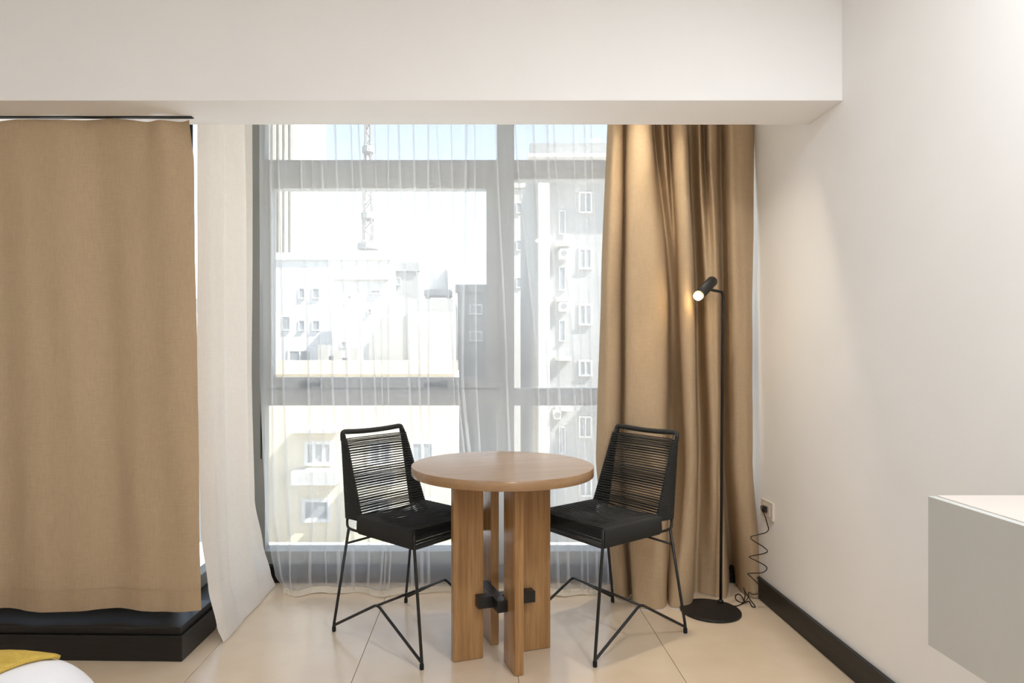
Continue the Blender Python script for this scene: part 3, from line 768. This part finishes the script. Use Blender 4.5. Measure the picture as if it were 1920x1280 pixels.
# ribbed tower
bT, c0, z0 = building('ribbed_tower', 'tall ribbed tower rising at the left edge of the window', 480, 553, 120, 70, 14, 'bld_white')
for q_ in range(7):
    x = gx(484+q_*11, 70)-c0; box('rib', (x-.16, x+.16, -.5, 0, 0, gz(125, 70)-z0), 'bld_rib', bT)
bW, c0, z0 = building('white_tower', 'square white tower with small dark windows left of the window centre', 627, 728, 487, 33, 8, 'bld_white',
    [(694, 714, 542, 552, 1), (652, 659, 554, 562, 1), (690, 697, 579, 587, 1), (640, 650, 640, 652, 1)])
a, b, zb_, zt_ = rect(625, 730, 520, 525, 33); box('cornice', (a-c0, b-c0, -.2, 0, zb_-z0, zt_-z0), 'bld_pale', bW)
# gabled party wall
gb = empty('gable_building', (gx(770, 28), 28, -24), 0, 'pale grey gable wall with a sloping left edge in the middle of the window', 'building')
outl = [(690, 1500), (692, 640), (735, 556), (790, 560), (850, 560), (856, 1500)]
c0 = gx(770, 28); P0 = [(gx(a, 28)-c0, gz(b, 28)+24) for a, b in outl]; nP = len(P0)
Vg = [(x, 0, z) for x, z in P0]+[(x, 4.5, z) for x, z in P0]
Fg = [tuple(range(nP)), tuple(range(nP, 2*nP))[::-1]]+[(i, i+nP, (i+1) % nP+nP, (i+1) % nP) for i in range(nP)]
pyd('wall', Vg, Fg, 'bld_grey', gb)
a, b, zb_, zt_ = rect(765, 848, 585, 690, 28); box('render_panel', (a-c0, b-c0, -.08, 0, zb_+24, zt_+24), 'bld_pale', gb)
building('roof_block', 'grey roof-top block behind the gable wall', 732, 782, 508, 36, 6, 'bld_grey', [(742, 752, 520, 535, 1)])
building('low_grey_building', 'stepped grey building at the right end of the left pane', 858, 935, 548, 38, 8, 'bld_mid_grey', [(880, 905, 570, 590, 2), (880, 905, 620, 640, 2)])
# water tank on a stand
wt = empty('water_tank', (gx(822, 34), 34, gz(545, 34)-16), 0, 'round white water tank on a roof stand', 'tank')
V, Fc = lathe(None, [(.48, 16), (.5, 16.05), (.5, 17.0), (.42, 17.2), (.1, 17.3)], 24); pyd('tank', V, Fc, 'bld_white', wt, True)
box('stand', (-.7, .7, -.7, .7, 15.7, 16), 'bld_mid_grey', wt)
for sx in (-.55, .55):
    for sy in (-.55, .55): box('post', (sx-.08, sx+.08, sy-.08, sy+.08, -8.9, 15.7), 'bld_mid_grey', wt)
# lattice radio mast
ms = empty('radio_mast', (gx(690, 55), 55, -24), 0, 'steel lattice radio mast above the white tower', 'mast')
H0, H1 = 24+gz(484, 55), 24+gz(225, 55)
box('mast_base', (-1, 1, -1, 1, 0, H0), 'bld_grey', ms)
V, Fc = [], []
for sx, sy in ((-.42, -.42), (.42, -.42), (.42, .42), (-.42, .42)): add_tube(V, Fc, [(sx, sy, H0), (sx*.45, sy*.45, H1)], .07, 6)
pyd('mast_legs', V, Fc, 'steel_tower', ms)
V, Fc = [], []
nb = 14
for q_ in range(nb):
    za, zb2 = H0+(H1-H0)*q_/nb, H0+(H1-H0)*(q_+1)/nb; sa, sb = .42*(1-.55*q_/nb), .42*(1-.55*(q_+1)/nb); s_ = 1 if q_ % 2 else -1
    for fy in (-1, 1): add_tube(V, Fc, [(-s_*sa, fy*sa, za), (s_*sb, fy*sb, zb2)], .045, 5)
    for fx in (-1, 1): add_tube(V, Fc, [(fx*sa, -s_*sa, za), (fx*sb, s_*sb, zb2)], .045, 5)
pyd('lattice', V, Fc, 'steel_tower', ms)
for zz, rr in ((.08, .9), (.30, .6), (.78, .5)):
    z = H0+(H1-H0)*zz; V, Fc = lathe(None, [(.1, z-.4), (rr, z-.2), (rr, z+.3), (.1, z+.5)], 12); pyd('antenna', V, Fc, 'bld_grey', ms)
# grey tall building seen through the right pane
bR, c0, z0 = building('tall_grey_building', 'tall grey building with balconies and air conditioners in the right pane', 1000, 1260, 288, 30, 10, 'bld_grey',
    [(1048, 1060, 395, 440, 1), (1048, 1060, 500, 545, 1), (1048, 1060, 600, 640, 1), (1048, 1060, 800, 850, 1), (1085, 1110, 360, 400, 2), (1085, 1110, 465, 505, 2), (1085, 1110, 570, 610, 2), (1085, 1110, 675, 705, 2), (1085, 1110, 780, 820, 2), (1085, 1110, 885, 930, 2)])
a, b, zb_, zt_ = rect(1008, 1028, 300, 1500, 30); box('corner_column', (a-c0, b-c0, -.7, 0, 0, zt_-z0), 'bld_white', bR)
a, b, zb_, zt_ = rect(1000, 1260, 300, 306, 30); box('roof_cornice', (a-c0-.3, b-c0, -1.0, 0, zb_-z0, zt_-z0), 'bld_white', bR)
for yy_ in (458, 560, 668, 760, 865): 
    a, b, zb_, zt_ = rect(1040, 1068, yy_, yy_+8, 30); box('balcony', (a-c0, b-c0, -.8, 0, zb_-z0, zt_-z0), 'bld_pale', bR)
acs = [(1050, 1068, 466, 482, 'upper'), (1050, 1068, 566, 582, 'lower'), (1040, 1052, 770, 786, 'bottom')]
for (p0, p1, y0_, y1_, nm_) in acs:
    a, b, zb_, zt_ = rect(p0, p1, y0_, y1_, 29.2)
    r = empty('air_conditioner', ((a+b)/2, 29.2, zb_), 0, nm_+' white air conditioner box on the tall grey building', 'air conditioner', 'air conditioners on the tall grey building')
    h_ = zt_-zb_; w_ = (b-a)/2; box('case', (-w_, w_, 0, .8, 0, h_), 'ac_white', r, .02)
    V, Fc = lathe(None, [(h_*.36, 0), (h_*.36, .03)], 20); o = pyd('fan_grille', V, Fc, 'ac_grille', r); o.rotation_euler = (PI/2, 0, 0); o.location = (-w_*.15, 0, h_*.5)
building('far_pale_building', 'pale distant building beside the tall grey one', 940, 1000, 352, 50, 10, 'bld_pale', [(968, 978, 380, 400, 1), (968, 978, 450, 470, 1), (968, 978, 520, 540, 1), (984, 994, 380, 400, 1), (984, 994, 450, 470, 1), (984, 994, 520, 540, 1)])
# more of the street outside the direct view, so the light through the side windows is that of a city
building('left_street_building', 'white apartment block further left along the street', -700, 400, 560, 24, 8, 'bld_white')
building('right_street_building', 'white apartment block further right along the street', 1345, 2400, 520, 26, 8, 'bld_white')
